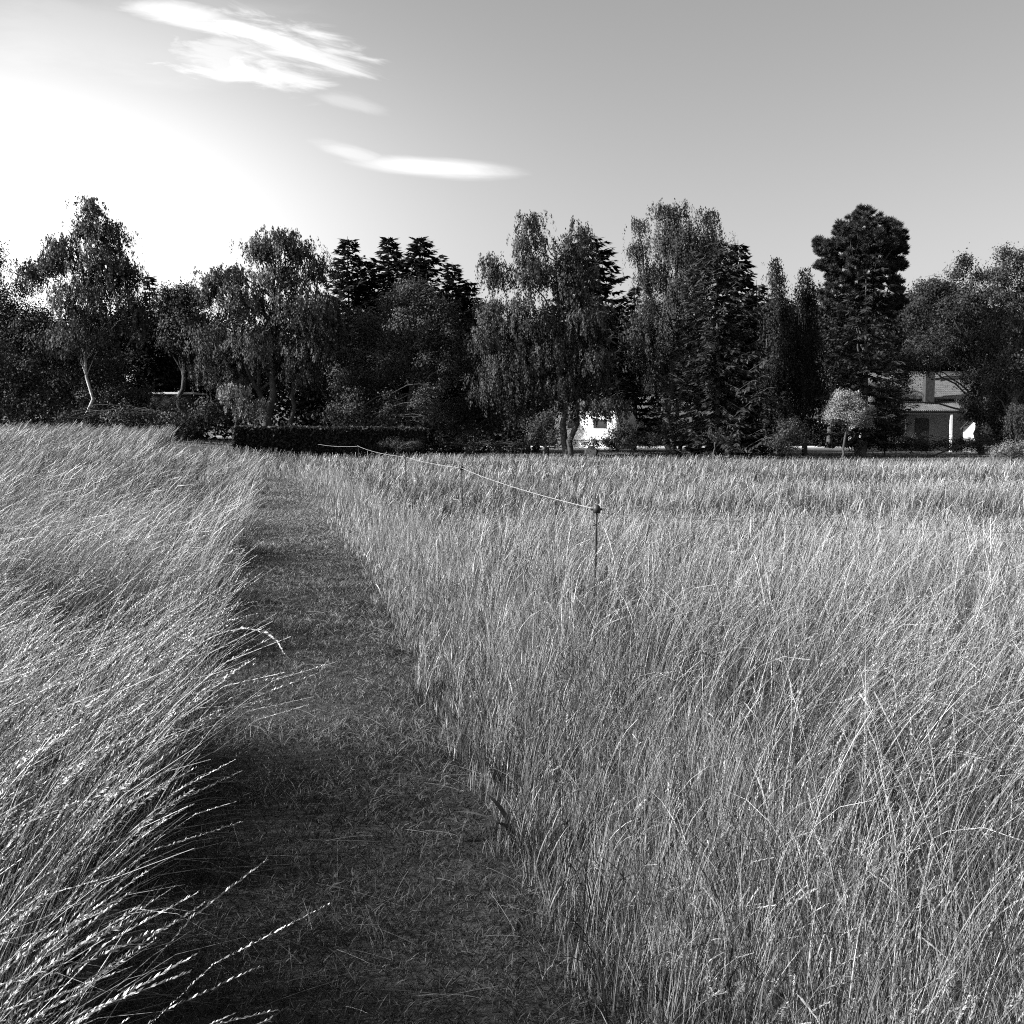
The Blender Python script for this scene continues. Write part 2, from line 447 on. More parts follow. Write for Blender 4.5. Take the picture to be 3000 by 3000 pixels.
def grow(side, name, label):
    acc = Acc()
    for (d0, d1, nl, ns, ws, per, S) in BANDS:
        if side < 0 and d1 <= 17: nl *= 1.35; ns *= 1.3
        if side < 0 and d0 > 30: nl *= .8; ns *= .8
        # ---- leaf blades
        b, ta = sample_region(d0, d1, nl, side); n = len(b)
        H = (left_height if side < 0 else right_height)(b)
        patch = vn(b[:, 0], b[:, 1] * .5, 3.0, 12) * .35 + vn(b[:, 0], b[:, 1], .8, 13) * .3 + vn(b[:, 0] * .4, b[:, 1], 5., 19) * .35
        wind = 0.0 + 1.2 * (vn(b[:, 0], b[:, 1], 2.0, 14) - .5) + 1.8 * (vn(b[:, 0], b[:, 1], .6, 16) - .5)
        az = angdiff_mix(ta, wind, 0.5 if side < 0 else .3) + RNG.normal(0, .7, n)
        L = H * RNG.uniform(.45, 1.0, n)
        p0 = np.abs(RNG.normal(.12, .12, n)); p1 = p0 + RNG.uniform(.2, 1.7, n) * (1.2 if side < 0 else 1.0)
        patch = sstep((patch - .30) / .4)
        tone = np.clip(.06 + .36 * patch + RNG.normal(0, .12, n), .02, 1)
        dark = RNG.random(n) < .47
        tone = np.where(dark, tone * .2, tone) * .58
        Vv, Fc, T, P, tg = blades(b, L, p0, p1, az, RNG.uniform(.0022, .0048, n) * ws, tone, S=max(3, S - 1), prof='leaf')
        acc.add(Vv, Fc, T)
        # ---- flowering stems
        b, ta = sample_region(d0, d1, ns, side); n = len(b)
        H = (left_height if side < 0 else right_height)(b)
        x, y = b[:, 0], b[:, 1]
        patch = vn(x, y * .5, 3.0, 12) * .35 + vn(x, y, .8, 13) * .3 + vn(x * .4, y, 5., 19) * .35
        patch = sstep((patch - .30) / .4)
        lean = .5 * vn(x, y, 1.1, 15) + .5 * vn(x, y, .4, 17)
        wind = 0.02 + .8 * (vn(x, y, 2.4, 14) - .5) + 1.5 * (vn(x, y, .55, 16) - .5)
        az = angdiff_mix(ta, wind, .75) + RNG.normal(0, .62 if side < 0 else (.7 if d1 <= 6 else 1.2), n)
        if side < 0:
            L = H * RNG.uniform(.85, 1.3, n)
            s = path_x(y) - path_hw(y) - x; ed = sstep(s / .5) * .45 + .55
            p0 = (.04 + .30 * lean * ed + np.abs(RNG.normal(0, .09, n))); p1 = p0 + (.75 + 1.1 * lean * RNG.uniform(.3, 1.4, n)) * (.4 + .6 * ed)
        else:
            s = x - path_x(y) - path_hw(y)
            far = sstep(s / 1.6)
            L = H * RNG.uniform(.8, 1.3, n)
            near = 1 - sstep((y - 3) / 6)
            p0 = .04 + (.14 + .56 * near) * lean * far + np.abs(RNG.normal(0, .13, n)); p1 = p0 + (.10 + (.45 + .5 * near) * lean * far + 1.1 * RNG.random(n) ** 3)
            drp = RNG.random(n) < .12
            p1 = np.where(drp, p1 + .9, p1)
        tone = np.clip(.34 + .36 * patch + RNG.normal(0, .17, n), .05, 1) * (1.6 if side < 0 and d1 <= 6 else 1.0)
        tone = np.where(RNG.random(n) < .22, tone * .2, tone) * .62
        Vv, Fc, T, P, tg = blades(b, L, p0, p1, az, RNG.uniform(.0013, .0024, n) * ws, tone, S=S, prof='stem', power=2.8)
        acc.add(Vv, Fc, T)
        hk = RNG.random(n) < .8
        m = hk.sum()
        fluffy = RNG.random(m) < .25
        spread = np.where(fluffy, RNG.uniform(.6, 1.0, m), RNG.uniform(.22, .5, m))
        size = np.where(fluffy, .0060, .0052) * (.6 + .4 * ws) * (.85 if side < 0 and d1 <= 6 else .95) * RNG.uniform(.7, 1.25, m)
        heads(acc, P[hk], tg[hk], .21 if side < 0 else (.17 if d1 <= 6 else .24), per, size, spread, np.clip(tone[hk] * (1.7 if side < 0 and d1 <= 6 else 1.25), 0, 1))
    if side > 0:      # fine young grass thickening the edge of the stand along the path
        for (d0, d1, dn, ws) in ((2.0, 5, 2600, 1.0), (5, 9, 1700, 1.4), (9, 16, 800, 2.2), (16, 36, 260, 3.6)):
            n = int(dn * (d1 - d0) * 1.1)
            y = RNG.uniform(d0, d1, n); q = RNG.random(n)
            x = path_x(y) + path_hw(y) - .03 + 1.05 * q + (vn(y * 3, y, .5, 24) - .5) * .2
            b = np.stack([x, y, ground_z(x, y)], 1)
            L = (.10 + .42 * q) * RNG.uniform(.6, 1.25, n)
            p0 = np.abs(RNG.normal(.08, .12, n))
            tone = np.clip(.50 + RNG.normal(0, .2, n), .05, 1) * .62
            Vv, Fc, T, P, tg = blades(b, L, p0, p0 + RNG.uniform(.05, .7, n), RNG.uniform(0, 6.28, n), RNG.uniform(.0014, .0026, n) * ws, tone, S=3, prof='leaf')
            acc.add(Vv, Fc, T)
    o = acc.build(name, MG_LEFT)
    set_props(o, label, "grass", kind="stuff")
    return o
grow(-1, "tall_grass", "tall windblown dry grass left of the mown path, heads leaning right")
grow(+1, "meadow_grass", "upright dry meadow grass right of the mown path out to the trees")

# mown path
acc = Acc()
for (d0, d1, dn, ws) in ((1.5, 4.5, 8500, 1.05), (4.5, 8, 6200, 1.4), (8, 14, 3600, 2.2), (14, 24, 2200, 3.4), (24, 39, 1100, 5.0)):
    n = int(dn * (d1 - d0) * 1.75)
    y = RNG.uniform(d0, d1, n); x = path_x(y) + RNG.uniform(-.85, .85, n)
    b = np.stack([x, y, ground_z(x, y) + .008], 1); dry = (.42 + .62 * sstep((y - 4.6) / 1.6)) * (1 + 2.6 * sstep((y - 13) / 8))  # tone painted darker near as shade, paler far as sunlit dry grass
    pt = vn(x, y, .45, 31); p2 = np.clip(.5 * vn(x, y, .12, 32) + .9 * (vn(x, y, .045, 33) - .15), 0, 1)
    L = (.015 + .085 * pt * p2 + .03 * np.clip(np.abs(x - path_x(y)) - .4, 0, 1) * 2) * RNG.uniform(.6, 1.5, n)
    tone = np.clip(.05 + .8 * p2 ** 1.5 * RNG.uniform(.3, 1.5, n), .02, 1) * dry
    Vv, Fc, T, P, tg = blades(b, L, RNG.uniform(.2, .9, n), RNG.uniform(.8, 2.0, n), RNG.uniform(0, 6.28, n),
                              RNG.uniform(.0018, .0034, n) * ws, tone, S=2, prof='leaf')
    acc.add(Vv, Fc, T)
# cut straws lying about
n = 1500
y = 1.6 + 14 * RNG.random(n) ** 1.7; x = path_x(y) + RNG.uniform(-.7, .75, n)
b = np.stack([x, y, ground_z(x, y) + RNG.uniform(.02, .05, n)], 1)
Vv, Fc, T, P, tg = blades(b, RNG.uniform(.06, .32, n), RNG.uniform(1.3, 1.55, n), RNG.uniform(1.5, 1.75, n), RNG.uniform(0, 6.28, n),
                          RNG.uniform(.0012, .0022, n), RNG.uniform(.5, 1.0, n), S=4, prof='stem')
acc.add(Vv, Fc, T)
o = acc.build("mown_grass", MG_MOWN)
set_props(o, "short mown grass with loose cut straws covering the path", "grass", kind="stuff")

# rough short grass beyond the field, under the trees
acc = Acc()
n = 26000
x = RNG.uniform(-36, 40, n); y = edge_D(x) + 2.1 + RNG.random(n) ** 1.5 * 18
b = np.stack([x, y, ground_z(x, y) + .02], 1)
Vv, Fc, T, P, tg = blades(b, RNG.uniform(.05, .16, n), RNG.uniform(0, .5, n), RNG.uniform(.5, 1.3, n), RNG.uniform(0, 6.28, n),
                          RNG.uniform(.02, .04, n), RNG.uniform(.1, .35, n), S=2, prof='leaf')
acc.add(Vv, Fc, T)
o = acc.build("garden_grass", MG_MOWN)
set_props(o, "short shaded grass beyond the field edge below the trees", "grass", kind="stuff")

# ------------------------------------------------------------------ trees
def rnd_unit(n):
    v = RNG.normal(0, 1, (n, 3)); return v / np.linalg.norm(v, axis=1)[:, None]
def clumps_in(blobs, D, per_m2, shell=.5, shrink=.3, down=0.0):
    C = []; R = []; O = []
    for (cx, cy, rx, ry) in blobs:
        c = at(cx, cy, D); s = D / F
        ax, az_ = rx * s, ry * s
        k0 = per_m2 * np.pi * ax * az_
        ax = max(ax - shrink, ax * .35); az_ = max(az_ - shrink - down * .5, az_ * .35); c = c + np.array([0, 0, down * .5])
        ay = min(ax, 3.0) * .9
        k = max(6, int(k0))
        d = rnd_unit(k); r = (shell + (1 - shell) * RNG.random(k) ** .7)
        p = c + d * r[:, None] * np.array([ax, ay, az_])
        C.append(p); O.append(d / np.array([ax, ay, az_]) * ax)
    O = np.concatenate(O); O /= np.linalg.norm(O, axis=1)[:, None]
    return np.concatenate(C), O
def limb(tb, p0, p1, r0, r1, sag=.12, n=7, ns=6):
    t = np.linspace(0, 1, n)[:, None]
    p0 = np.array(p0, float); p1 = np.array(p1, float)
    L = np.linalg.norm(p1 - p0)
    pts = p0 + (p1 - p0) * t
    pts[:, 2] += np.sin(t[:, 0] * np.pi) * L * sag
    pts[1:-1] += RNG.normal(0, L * .018, (n - 2, 3))
    tb.add(pts, np.linspace(r0, r1, n), ns)
    return pts
def leaf_cloud(acc, C, n_per, rad, size, tone, style='leaf', droop=0.0, O=None):
    """C clump centres"""
    k = len(C)
    if O is None: O = rnd_unit(k)
    ct = RNG.uniform(.7, 1.3, k)
    idx = np.repeat(np.arange(k), n_per); n = len(idx)
    if style == 'leaf':
        off = RNG.normal(0, 1, (n, 3)) * rad * np.array([.55, .55, .42])
        rr = RNG.uniform(.6, 1.4, k)[idx, None]
        c = C[idx] + off * rr
        c[:, 2] -= droop * rad * (off[:, 0] ** 2 + off[:, 1] ** 2) / rad ** 2
        nr = off / rad * .9 + O[idx] * .7 + rnd_unit(n) * .75; nr /= np.linalg.norm(nr, axis=1)[:, None]
        a = rnd_unit(n); a[:, 2] -= .3 + droop; a -= (a * nr).sum(1)[:, None] * nr; a /= np.linalg.norm(a, axis=1)[:, None] + 1e-9
        b_ = np.cross(a, nr)
        s = (size * RNG.uniform(.6, 1.4, n))[:, None]
        rhomb(acc, c, a * s * .62, b_ * s * .36, np.clip(tone * ct[idx] * RNG.uniform(.7, 1.3, n), 0, 1))
    elif style == 'weep':
        ns_ = 7                               # strands per clump
        st = RNG.normal(0, 1, (k, ns_, 3)) * rad * np.array([.6, .6, .3])
        sl = RNG.uniform(.6, 2.0, (k, ns_)) * droop
        j = RNG.integers(0, ns_, n)
        u = RNG.random(n) ** .85
        o0 = st[idx, j]
        L = sl[idx, j]
        c = C[idx] + o0 * (1 + .25 * u[:, None]) + RNG.normal(0, .045, (n, 3))
        c[:, 2] -= u * L
        c[:, 0] += .10 * u * L                 # the wind pushes the strands a little
        a = np.stack([RNG.normal(.1, .35, n), RNG.normal(0, .35, n), -np.ones(n)], 1); a /= np.linalg.norm(a, axis=1)[:, None]
        nr = O[idx] * 1.1 + o0 / rad * .6 + rnd_unit(n) * .7
        b_ = np.cross(a, nr); b_ /= np.linalg.norm(b_, axis=1)[:, None] + 1e-9
        s = (size * RNG.uniform(.6, 1.4, n))[:, None]
        rhomb(acc, c, a * s * .7, b_ * s * .34, np.clip(tone * ct[idx] * RNG.uniform(.7, 1.3, n), 0, 1))
    elif style == 'puff':
        d = rnd_unit(n)
        d[:, 2] = d[:, 2] * .8 + .25
        r = rad * RNG.uniform(.3, 1.0, n)[:, None]
        c = C[idx] + d * r * .5
        b_ = np.cross(d, rnd_unit(n)); b_ /= np.linalg.norm(b_, axis=1)[:, None] + 1e-9
        rhomb(acc, c, d * rad * .34, b_ * size * .3, np.clip(tone * ct[idx] * RNG.uniform(.7, 1.3, n), 0, 1))

def base_at(px, D):
    x = (px - 966) / F * D
    return np.array([x, D, float(ground_z(x, D)) - .05])

def tree(name, label, D, base_px, blobs, style='leaf', tone=.5, per=5.0, n_per=55, rad=.55, size=.15, droop=.3,
         trunk_r=.18, bark=None, group=None, trunks=None, shell=.45, nlimb=26, cat="tree", top=None):
    b = base_at(base_px, D)
    root = empty(name, tuple(b), label, cat, group)
    tb = Tubes()
    if style == 'weep': per *= 1.45
    C, O = clumps_in(blobs, D, per, shell, rad * .55, droop * .8 if style == 'weep' else 0.0)
    # stem(s) reach into the highest blob
    hi = min(blobs, key=lambda q: q[1] - q[3] * .3)
    tips = [at(q[0], q[1] - q[3] * .25, D) for q in ([hi] if trunks is None else trunks)]
    stems = []
    for i, tip in enumerate(tips):
        st = b + np.array([.18 * i, .05 * i, 0]); st[2] = b[2]
        pts = limb(tb, st, tip, trunk_r * (1 - .2 * i), .035, sag=0.0, n=12, ns=8)
        stems.append(pts)
    allp = np.concatenate(stems)
    H = allp[:, 2].max() - b[2]
    sel = RNG.choice(len(C), min(len(C), nlimb), replace=False)
    for q in sel:
        tgt = C[q]
        z = b[2] + max(.12 * H, (tgt[2] - b[2]) * .62)
        i = np.argmin(np.abs(allp[:, 2] - z))
        limb(tb, allp[i], tgt, trunk_r * .38 * (1 - (allp[i, 2] - b[2]) / H * .7), .015, sag=.10 if style != 'weep' else .16)
    tb.build("trunk", bark or M_BARK, root)
    acc = Acc()
    leaf_cloud(acc, C, int(n_per * 3.0), rad, size * .61, tone, style, droop, O)
    acc.build("crown", M_PALE if tone > .6 else M_LEAF, root)
    return root

def conifer(name, label, D, apex, base_y, half, tone=.3, droop=.35, power=.9, group=None, low=.06, spacing=.34,
            nb=8, spray=.2, trunk_r=.16, irregular=.3, uplift=.25, cut=None):
    ax, ay = apex
    top = at(ax, ay, D)
    b = base_at(ax, D)
    root = empty(name, tuple(b), label, "tree", group)
    H = top[2] - b[2]; Rb = half * D / F
    tb = Tubes()
    zz = np.linspace(0, 1, 10)
    tb.add(np.stack([b[0] + .06 * np.sin(zz * 5), b[1] + 0 * zz, b[2] + H * zz], 1), trunk_r * (1 - zz) + .012, 7)
    acc = Acc()
    z = H * low
    z = max(z, .4)
    CC = []; AA = []; LL = []; TT = []
    while z < H - .15:
        f = 1 - z / H
        k = max(3, int(nb * (.5 + .7 * f)))
        ph = RNG.random() * 6.28
        for j in range(k):
            a = ph + j * 6.283 / k + RNG.normal(0, .25)
            R = Rb * f ** power * RNG.uniform(1 - irregular, 1 + irregular * .6) + .08
            m = max(3, int(R / .13))
            u = (np.arange(m) + RNG.random(m)) / m
            r = R * u
            dz = -droop * R * (u ** 1.3) + uplift * R * u ** 4
            c = np.stack([b[0] + np.cos(a) * r, b[1] + np.sin(a) * r, b[2] + z + dz + RNG.normal(0, .03, m)], 1)
            if j % 2 == 0 and R > .5:
                ii = np.linspace(0, m - 1, 4).astype(int)
                tb.add(np.concatenate([[np.array([b[0], b[1], b[2] + z])], c[ii]]), np.linspace(.03, .008, 5), 4)
            for rep in range(4):
                sg = RNG.choice([-1, 1], m) * RNG.uniform(.2, 1.1, m)
                aa = a + sg
                d = np.stack([np.cos(aa), np.sin(aa), -droop * .8 + RNG.normal(0, .25, m)], 1)
                d /= np.linalg.norm(d, axis=1)[:, None]
                ll = spray * RNG.uniform(.6, 1.3, m) * (.6 + .6 * (1 - np.abs(u - .5)))
                CC.append(c + d * ll[:, None] * .7); AA.append(d); LL.append(ll); TT.append(np.full(m, RNG.uniform(.75, 1.25)))
        z += spacing * RNG.uniform(.7, 1.3) * (.55 + .6 * f)
    c = np.concatenate(CC); d = np.concatenate(AA); ll = np.concatenate(LL)[:, None]; tt = np.concatenate(TT)
    bb = np.cross(d, np.array([0, 0, 1.]) + .7 * rnd_unit(len(d))); bb /= np.linalg.norm(bb, axis=1)[:, None] + 1e-9
    rhomb(acc, c, d * ll, bb * ll * .30, np.clip(tone * tt * RNG.uniform(.7, 1.3, len(c)), 0, 1))
    tb.build("trunk", M_BARK, root)
    acc.build("crown", M_LEAF, root)
    return root

# dark trees standing behind, each its own crown
GB = "dark trees behind the front row"
back = [
 (30, 690, 150, 112, 68, "dark tree behind the tall birch at the left frame edge"),
 (135, 690, 120, 111, 67, "dark broad tree directly behind the white stemmed birch"),
 (245, 679, 110, 121, 69, "dark low crowned tree right behind the birch, above the flat hut roof"),
 (345, 673, 75, 126, 70, "dark round tree filling the gap between birch and big willow"),
 (450, 695, 110, 106, 71, "dark tree behind the left shoulder of the big willow"),
 (590, 695, 120, 106, 71, "dark tree behind the right half of the big willow"),
 (720, 695, 120, 106, 72, "dark tree below the row of distant firs"),
 (860, 695, 100, 106, 71, "dark tree left of the split topped weeping birch"),
 (1010, 695, 120, 106, 70, "dark tree behind the split topped weeping birch"),
 (1160, 679, 90, 121, 72, "dark tree in the low gap between the two weeping birches"),
 (1300, 695, 110, 106, 70, "dark tree behind the layered spruce"),
 (1440, 668, 90, 131, 71, "dark tree behind the narrow drooping conifers"),
 (1560, 662, 90, 136, 82, "dark tree behind the left side of the rounded pine"),
 (1680, 662, 90, 136, 88, "dark tree behind the right side of the rounded pine"),
 (1790, 662, 100, 136, 90, "dark tree rising behind the tiled house roof"),
 (1900, 673, 90, 126, 86, "dark tree behind the right frame edge trees")]
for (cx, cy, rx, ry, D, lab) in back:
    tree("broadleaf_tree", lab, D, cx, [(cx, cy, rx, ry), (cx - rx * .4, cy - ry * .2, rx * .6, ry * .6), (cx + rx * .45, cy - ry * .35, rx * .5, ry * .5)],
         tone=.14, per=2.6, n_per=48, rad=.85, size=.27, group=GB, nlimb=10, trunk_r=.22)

# left edge trees
tree("broadleaf_tree", "tree cut by the left frame edge, with a narrow dark top", 62, -22,
     [(-15, 500, 32, 62), (-25, 590, 60, 90), (22, 600, 34, 70), (38, 540, 20, 40), (0, 690, 70, 80), (62, 600, 50, 50), (90, 640, 60, 60), (60, 650, 60, 60)], tone=.28, per=5, size=.14, n_per=44)
tree("birch_tree", "tallest birch at the left with a thin white stem and ragged pointed crown", 60, 166,
     [(172, 395, 26, 32), (165, 435, 34, 34), (205, 440, 42, 42), (120, 470, 46, 36), (100, 500, 34, 34), (190, 500, 72, 50), (232, 520, 42, 46),
      (170, 570, 92, 60), (60, 520, 26, 44), (250, 590, 40, 60), (150, 640, 80, 50)],
     style='weep', tone=.40, per=5.2, n_per=42, rad=.5, size=.14, droop=.42, trunk_r=.085, bark=M_BIRCH)
tree("shrub", "pale leaved shrub growing round the foot of the white birch stem", 62, 195,
     [(150, 690, 40, 40), (210, 690, 55, 42), (110, 680, 45, 40), (250, 735, 50, 28), (190, 745, 60, 34)], tone=.52, per=5, size=.13, n_per=40, trunk_r=.07, cat="shrub")
tree("shrub", "dark scrub below the tree at the left frame edge", 58, 30,
     [(30, 735, 60, 60), (95, 760, 50, 40), (-20, 700, 60, 80), (55, 700, 30, 40)], tone=.24, per=5, size=.15, n_per=40, trunk_r=.08, cat="shrub")
tree("shrub", "dark scrub in front of the flat roofed hut at the left", 57, 290,
     [(250, 785, 60, 26), (330, 790, 70, 26), (150, 785, 60, 24), (400, 770, 40, 30)], tone=.2, per=6, size=.14, n_per=40, trunk_r=.06, cat="shrub")
tree("broadleaf_tree", "small dark tree with a flat ragged top left of the willow", 66, 345,
     [(345, 555, 34, 34), (310, 570, 30, 40), (345, 620, 50, 70), (372, 560, 18, 30)], tone=.16, per=5, size=.16)
conifer("fir_tree", "narrow dark fir between the tall birch and the willow", 67, (291, 512), 800, 46, tone=.15)

# big willow
tree("willow_tree", "big pale willow with a mushroom top and wide drooping left shoulder", 58, 515,
     [(520, 460, 52, 38), (560, 470, 40, 36), (490, 470, 34, 30), (595, 505, 26, 46), (530, 520, 60, 44), (430, 520, 50, 30), (400, 545, 36, 40),
      (455, 570, 70, 50), (560, 590, 90, 60), (400, 640, 56, 50), (480, 660, 80, 60), (620, 600, 50, 60), (390, 700, 34, 40), (440, 720, 50, 40),
      (560, 690, 70, 60), (610, 680, 60, 60)],
     style='weep', tone=.50, per=4.6, n_per=46, rad=.55, size=.14, droop=.40, trunk_r=.24,
     trunks=[(520, 470, 1, 1), (420, 560, 1, 1), (600, 520, 1, 1)])
tree("shrub", "light drooping foliage hanging low at the willow's left foot", 56.5, 458,
     [(450, 755, 24, 40), (478, 770, 20, 30), (430, 735, 22, 26)], style='weep', tone=.62, per=7, n_per=36, rad=.35, size=.12, droop=.4, trunk_r=.05, cat="shrub")

# distant firs
GF = "distant firs above the broadleaf trees"
conifer("fir_tree", "leftmost distant fir, right beside the willow's crown", 70, (662, 446), 800, 130, tone=.2, droop=.15, uplift=.3, spray=.24, power=.72, group=GF)
conifer("fir_tree", "low blunt distant fir in the middle of the fir group", 71, (696, 487), 800, 84, tone=.16, droop=.15, spray=.24, power=.72, group=GF)
conifer("fir_tree", "distant fir with a forked blunt tip, left of the widest fir", 70, (738, 447), 800, 110, tone=.14, droop=.1, irregular=.5, spray=.26, power=.72, group=GF)
conifer("fir_tree", "widest distant fir with long level right boughs", 69, (795, 446), 800, 165, tone=.14, droop=.1, irregular=.55, spray=.27, power=.72, group=GF)
conifer("fir_tree", "small pointed distant fir right of the wide firs", 73, (856, 494), 800, 90, tone=.12, droop=.12, spray=.26, power=.72, group=GF)
conifer("fir_tree", "smallest distant fir tip left of the split topped birch", 74, (889, 531), 800, 80, tone=.12, droop=.12, spray=.26, power=.72, group=GF)

tree("broadleaf_tree", "pale rounded tree in front of the distant firs", 59, 770,
     [(775, 550, 42, 30), (740, 570, 40, 30), (810, 570, 40, 36), (700, 620, 34, 40), (770, 620, 80, 54), (840, 600, 30, 44), (720, 690, 70, 60),
      (810, 690, 70, 60), (850, 640, 34, 60), (680, 740, 50, 50)], tone=.50, per=4.8, n_per=50, rad=.5, size=.13, droop=.1)
tree("broadleaf_tree", "low grey bush-like tree at the foot of the pale rounded tree", 57, 700,
     [(640, 720, 34, 50), (680, 760, 50, 44), (730, 770, 50, 40), (640, 780, 40, 30), (800, 760, 50, 50)], tone=.36, per=5, n_per=48, rad=.45, size=.13)
tree("broadleaf_tree", "dim leafy tree left of the caravan shrub", 60, 880,
     [(880, 760, 46, 50), (850, 790, 50, 40), (925, 780, 40, 40), (900, 700, 40, 50)], tone=.30, per=5, n_per=48, rad=.45, size=.13)

# weeping birches
tree("weeping_birch_tree", "split topped weeping birch with long hanging twigs, left of the caravan", 56, 1072,
     [(1003, 412, 26, 26), (995, 450, 32, 40), (1095, 435, 22, 24), (1070, 470, 48, 34), (1000, 510, 50, 56), (1080, 530, 52, 60), (928, 488, 22, 24),
      (940, 520, 32, 34), (930, 590, 42, 44), (1000, 600, 70, 60), (920, 640, 40, 50), (960, 690, 60, 56), (1040, 660, 60, 60), (930, 730, 46, 44), (975, 770, 34, 30), (1050, 730, 60, 40), (990, 700, 60, 60), (1120, 690, 50, 60), (1110, 600, 50, 70), (1105, 772, 70, 20), (1150, 765, 50, 24)],
     style='weep', tone=.42, per=5.2, n_per=44, rad=.48, size=.13, droop=.5, trunk_r=.20,
     trunks=[(1050, 520, 1, 1), (1092, 460, 1, 1)])
conifer("cedar_tree", "black cedar with level drooping boughs behind the split topped birch", 64, (1108, 440), 800, 140, tone=.08, droop=.22, power=.5, low=.28,
        irregular=.25, spray=.26, spacing=.5, nb=9)
conifer("fir_tree", "small dark fir in the notch between the two weeping birches", 74, (1196, 540), 800, 80, tone=.13, droop=.1)
tree("weeping_birch_tree", "tallest weeping birch with curtains of twigs behind the layered spruce", 62, 1268,
     [(1204, 428, 15, 20), (1204, 470, 18, 36), (1248, 400, 18, 26), (1275, 400, 26, 26), (1270, 450, 46, 44), (1335, 412, 26, 20), (1335, 460, 38, 46),
      (1228, 520, 34, 40), (1290, 530, 60, 54), (1220, 590, 30, 50), (1250, 640, 40, 60), (1230, 690, 28, 50), (1300, 470, 60, 60), (1290, 600, 70, 70), (1200, 640, 30, 60)],
     style='weep', tone=.42, per=5.4, n_per=44, rad=.45, size=.13, droop=.7, trunk_r=.2,
     trunks=[(1270, 400, 1, 1), (1205, 440, 1, 1), (1335, 425, 1, 1)])
conifer("spruce_tree", "broad layered spruce with drooping boughs in front of the tallest weeping birch", 57, (1350, 445), 830, 134, tone=.40, droop=.5,
        uplift=.45, power=.42, spacing=.42, nb=9, spray=.18, low=.07, irregular=.35)
conifer("spruce_tree", "dark spruce tip leaning out right of the tallest weeping birch", 63, (1388, 452), 830, 95, tone=.14, droop=.3, power=.7, spray=.24)
tree("shrub", "low leafy bush under the layered spruce", 54, 1345, [(1352, 820, 18, 14), (1372, 828, 14, 10)], tone=.4, per=12, n_per=30, rad=.25, size=.1, trunk_r=.03, cat="shrub")
tree("weeping_conifer_tree", "slender black conifer with hanging boughs and a thin tip", 61, 1464,
     [(1463, 503, 9, 18), (1464, 530, 18, 22), (1462, 590, 32, 60), (1460, 690, 42, 80), (1464, 775, 44, 40)], style='weep', tone=.15, per=7, n_per=44, rad=.3, size=.13, droop=.9, trunk_r=.15)
tree("weeping_conifer_tree", "blunt black conifer between the slender one and the rounded pine", 62, 1518,
     [(1516, 522, 13, 20), (1524, 560, 26, 36), (1515, 640, 38, 70), (1520, 730, 46, 70)], style='weep', tone=.12, per=7, n_per=44, rad=.35, size=.13, droop=.9, trunk_r=.15)
conifer("fir_tree", "low black fir left of the slender hanging conifer", 66, (1424, 528), 830, 60, tone=.10, droop=.3, power=.5)

# rounded pine
tree("pine_tree", "rounded pine with clumpy needle tufts and a domed top", 60, 1622,
     [(1628, 410, 34, 26), (1600, 440, 38, 30), (1660, 430, 36, 30), (1560, 470, 32, 26), (1630, 470, 74, 36), (1690, 475, 30, 34), (1545, 455, 14, 16),
      (1620, 510, 80, 36), (1695, 500, 28, 20), (1560, 500, 34, 18), (1630, 450, 80, 50), (1585, 560, 50, 50), (1670, 560, 50, 50), (1680, 455, 40, 40)],
     style='puff', tone=.42, per=15, n_per=60, rad=.36, size=.08, trunk_r=.22, nlimb=40, shell=.5)
conifer("spruce_tree", "tufted grey spruce standing below the rounded pine's crown", 59, (1628, 470), 830, 84, tone=.34, droop=.35, power=.35, uplift=.3,
        spacing=.5, nb=8, spray=.19, irregular=.4, low=.1)

# right group
tree("broadleaf_tree", "feathery low tree above the house roof, right of the pine", 74, 1765,
     [(1760, 545, 40, 30), (1790, 560, 40, 40), (1740, 590, 40, 50), (1780, 630, 60, 45)], tone=.30, per=4.5, size=.18, n_per=44)
tree("broadleaf_tree", "dark tree with a spiky tuft on top near the right frame edge", 64, 1852,
     [(1822, 490, 12, 14), (1815, 515, 26, 20), (1850, 520, 30, 20), (1850, 570, 60, 46), (1800, 600, 50, 50), (1840, 650, 70, 50), (1760, 655, 60, 40), (1700, 680, 40, 30), (1850, 710, 50, 40), (1838, 765, 26, 44), (1702, 722, 24, 30), (1688, 765, 22, 36), (1752, 692, 30, 14)],
     tone=.28, per=5, n_per=48, rad=.5, size=.15, trunk_r=.2)
tree("broadleaf_tree", "tall dark tree cut by the right frame edge", 61, 1925,
     [(1895, 475, 16, 18), (1925, 485, 30, 22), (1900, 520, 40, 36), (1950, 540, 50, 60), (1900, 600, 50, 60), (1940, 680, 60, 70), (1885, 720, 40, 40)],
     tone=.32, per=5, n_per=48, rad=.5, size=.14, trunk_r=.2)
tree("weeping_shrub_tree", "small weeping tree with curtain twigs at the right frame edge", 55, 1918,
     [(1922, 775, 24, 22), (1905, 795, 16, 20), (1940, 800, 24, 30)], style='weep', tone=.36, per=14, n_per=36, rad=.28, size=.09, droop=.5, trunk_r=.06)
tree("shrub", "pale bushy shrub on the field edge at the right frame side", 46.5, 1900,
     [(1878, 852, 14, 14), (1900, 846, 20, 20), (1930, 845, 26, 22), (1955, 850, 20, 20)], tone=.72, per=16, n_per=34, rad=.22, size=.075, trunk_r=.03, cat="shrub")
tree("pollard_willow_tree", "small pale round tree with a thin leaning trunk on the field edge", 53, 1588,
     [(1598, 748, 28, 26), (1580, 770, 28, 24), (1620, 770, 28, 26), (1600, 782, 42, 26), (1572, 785, 20, 16), (1628, 790, 22, 18)], tone=.8, per=14, n_per=50, rad=.26, size=.085,
     trunk_r=.06, nlimb=14, trunks=[(1604, 770, 1, 1)])
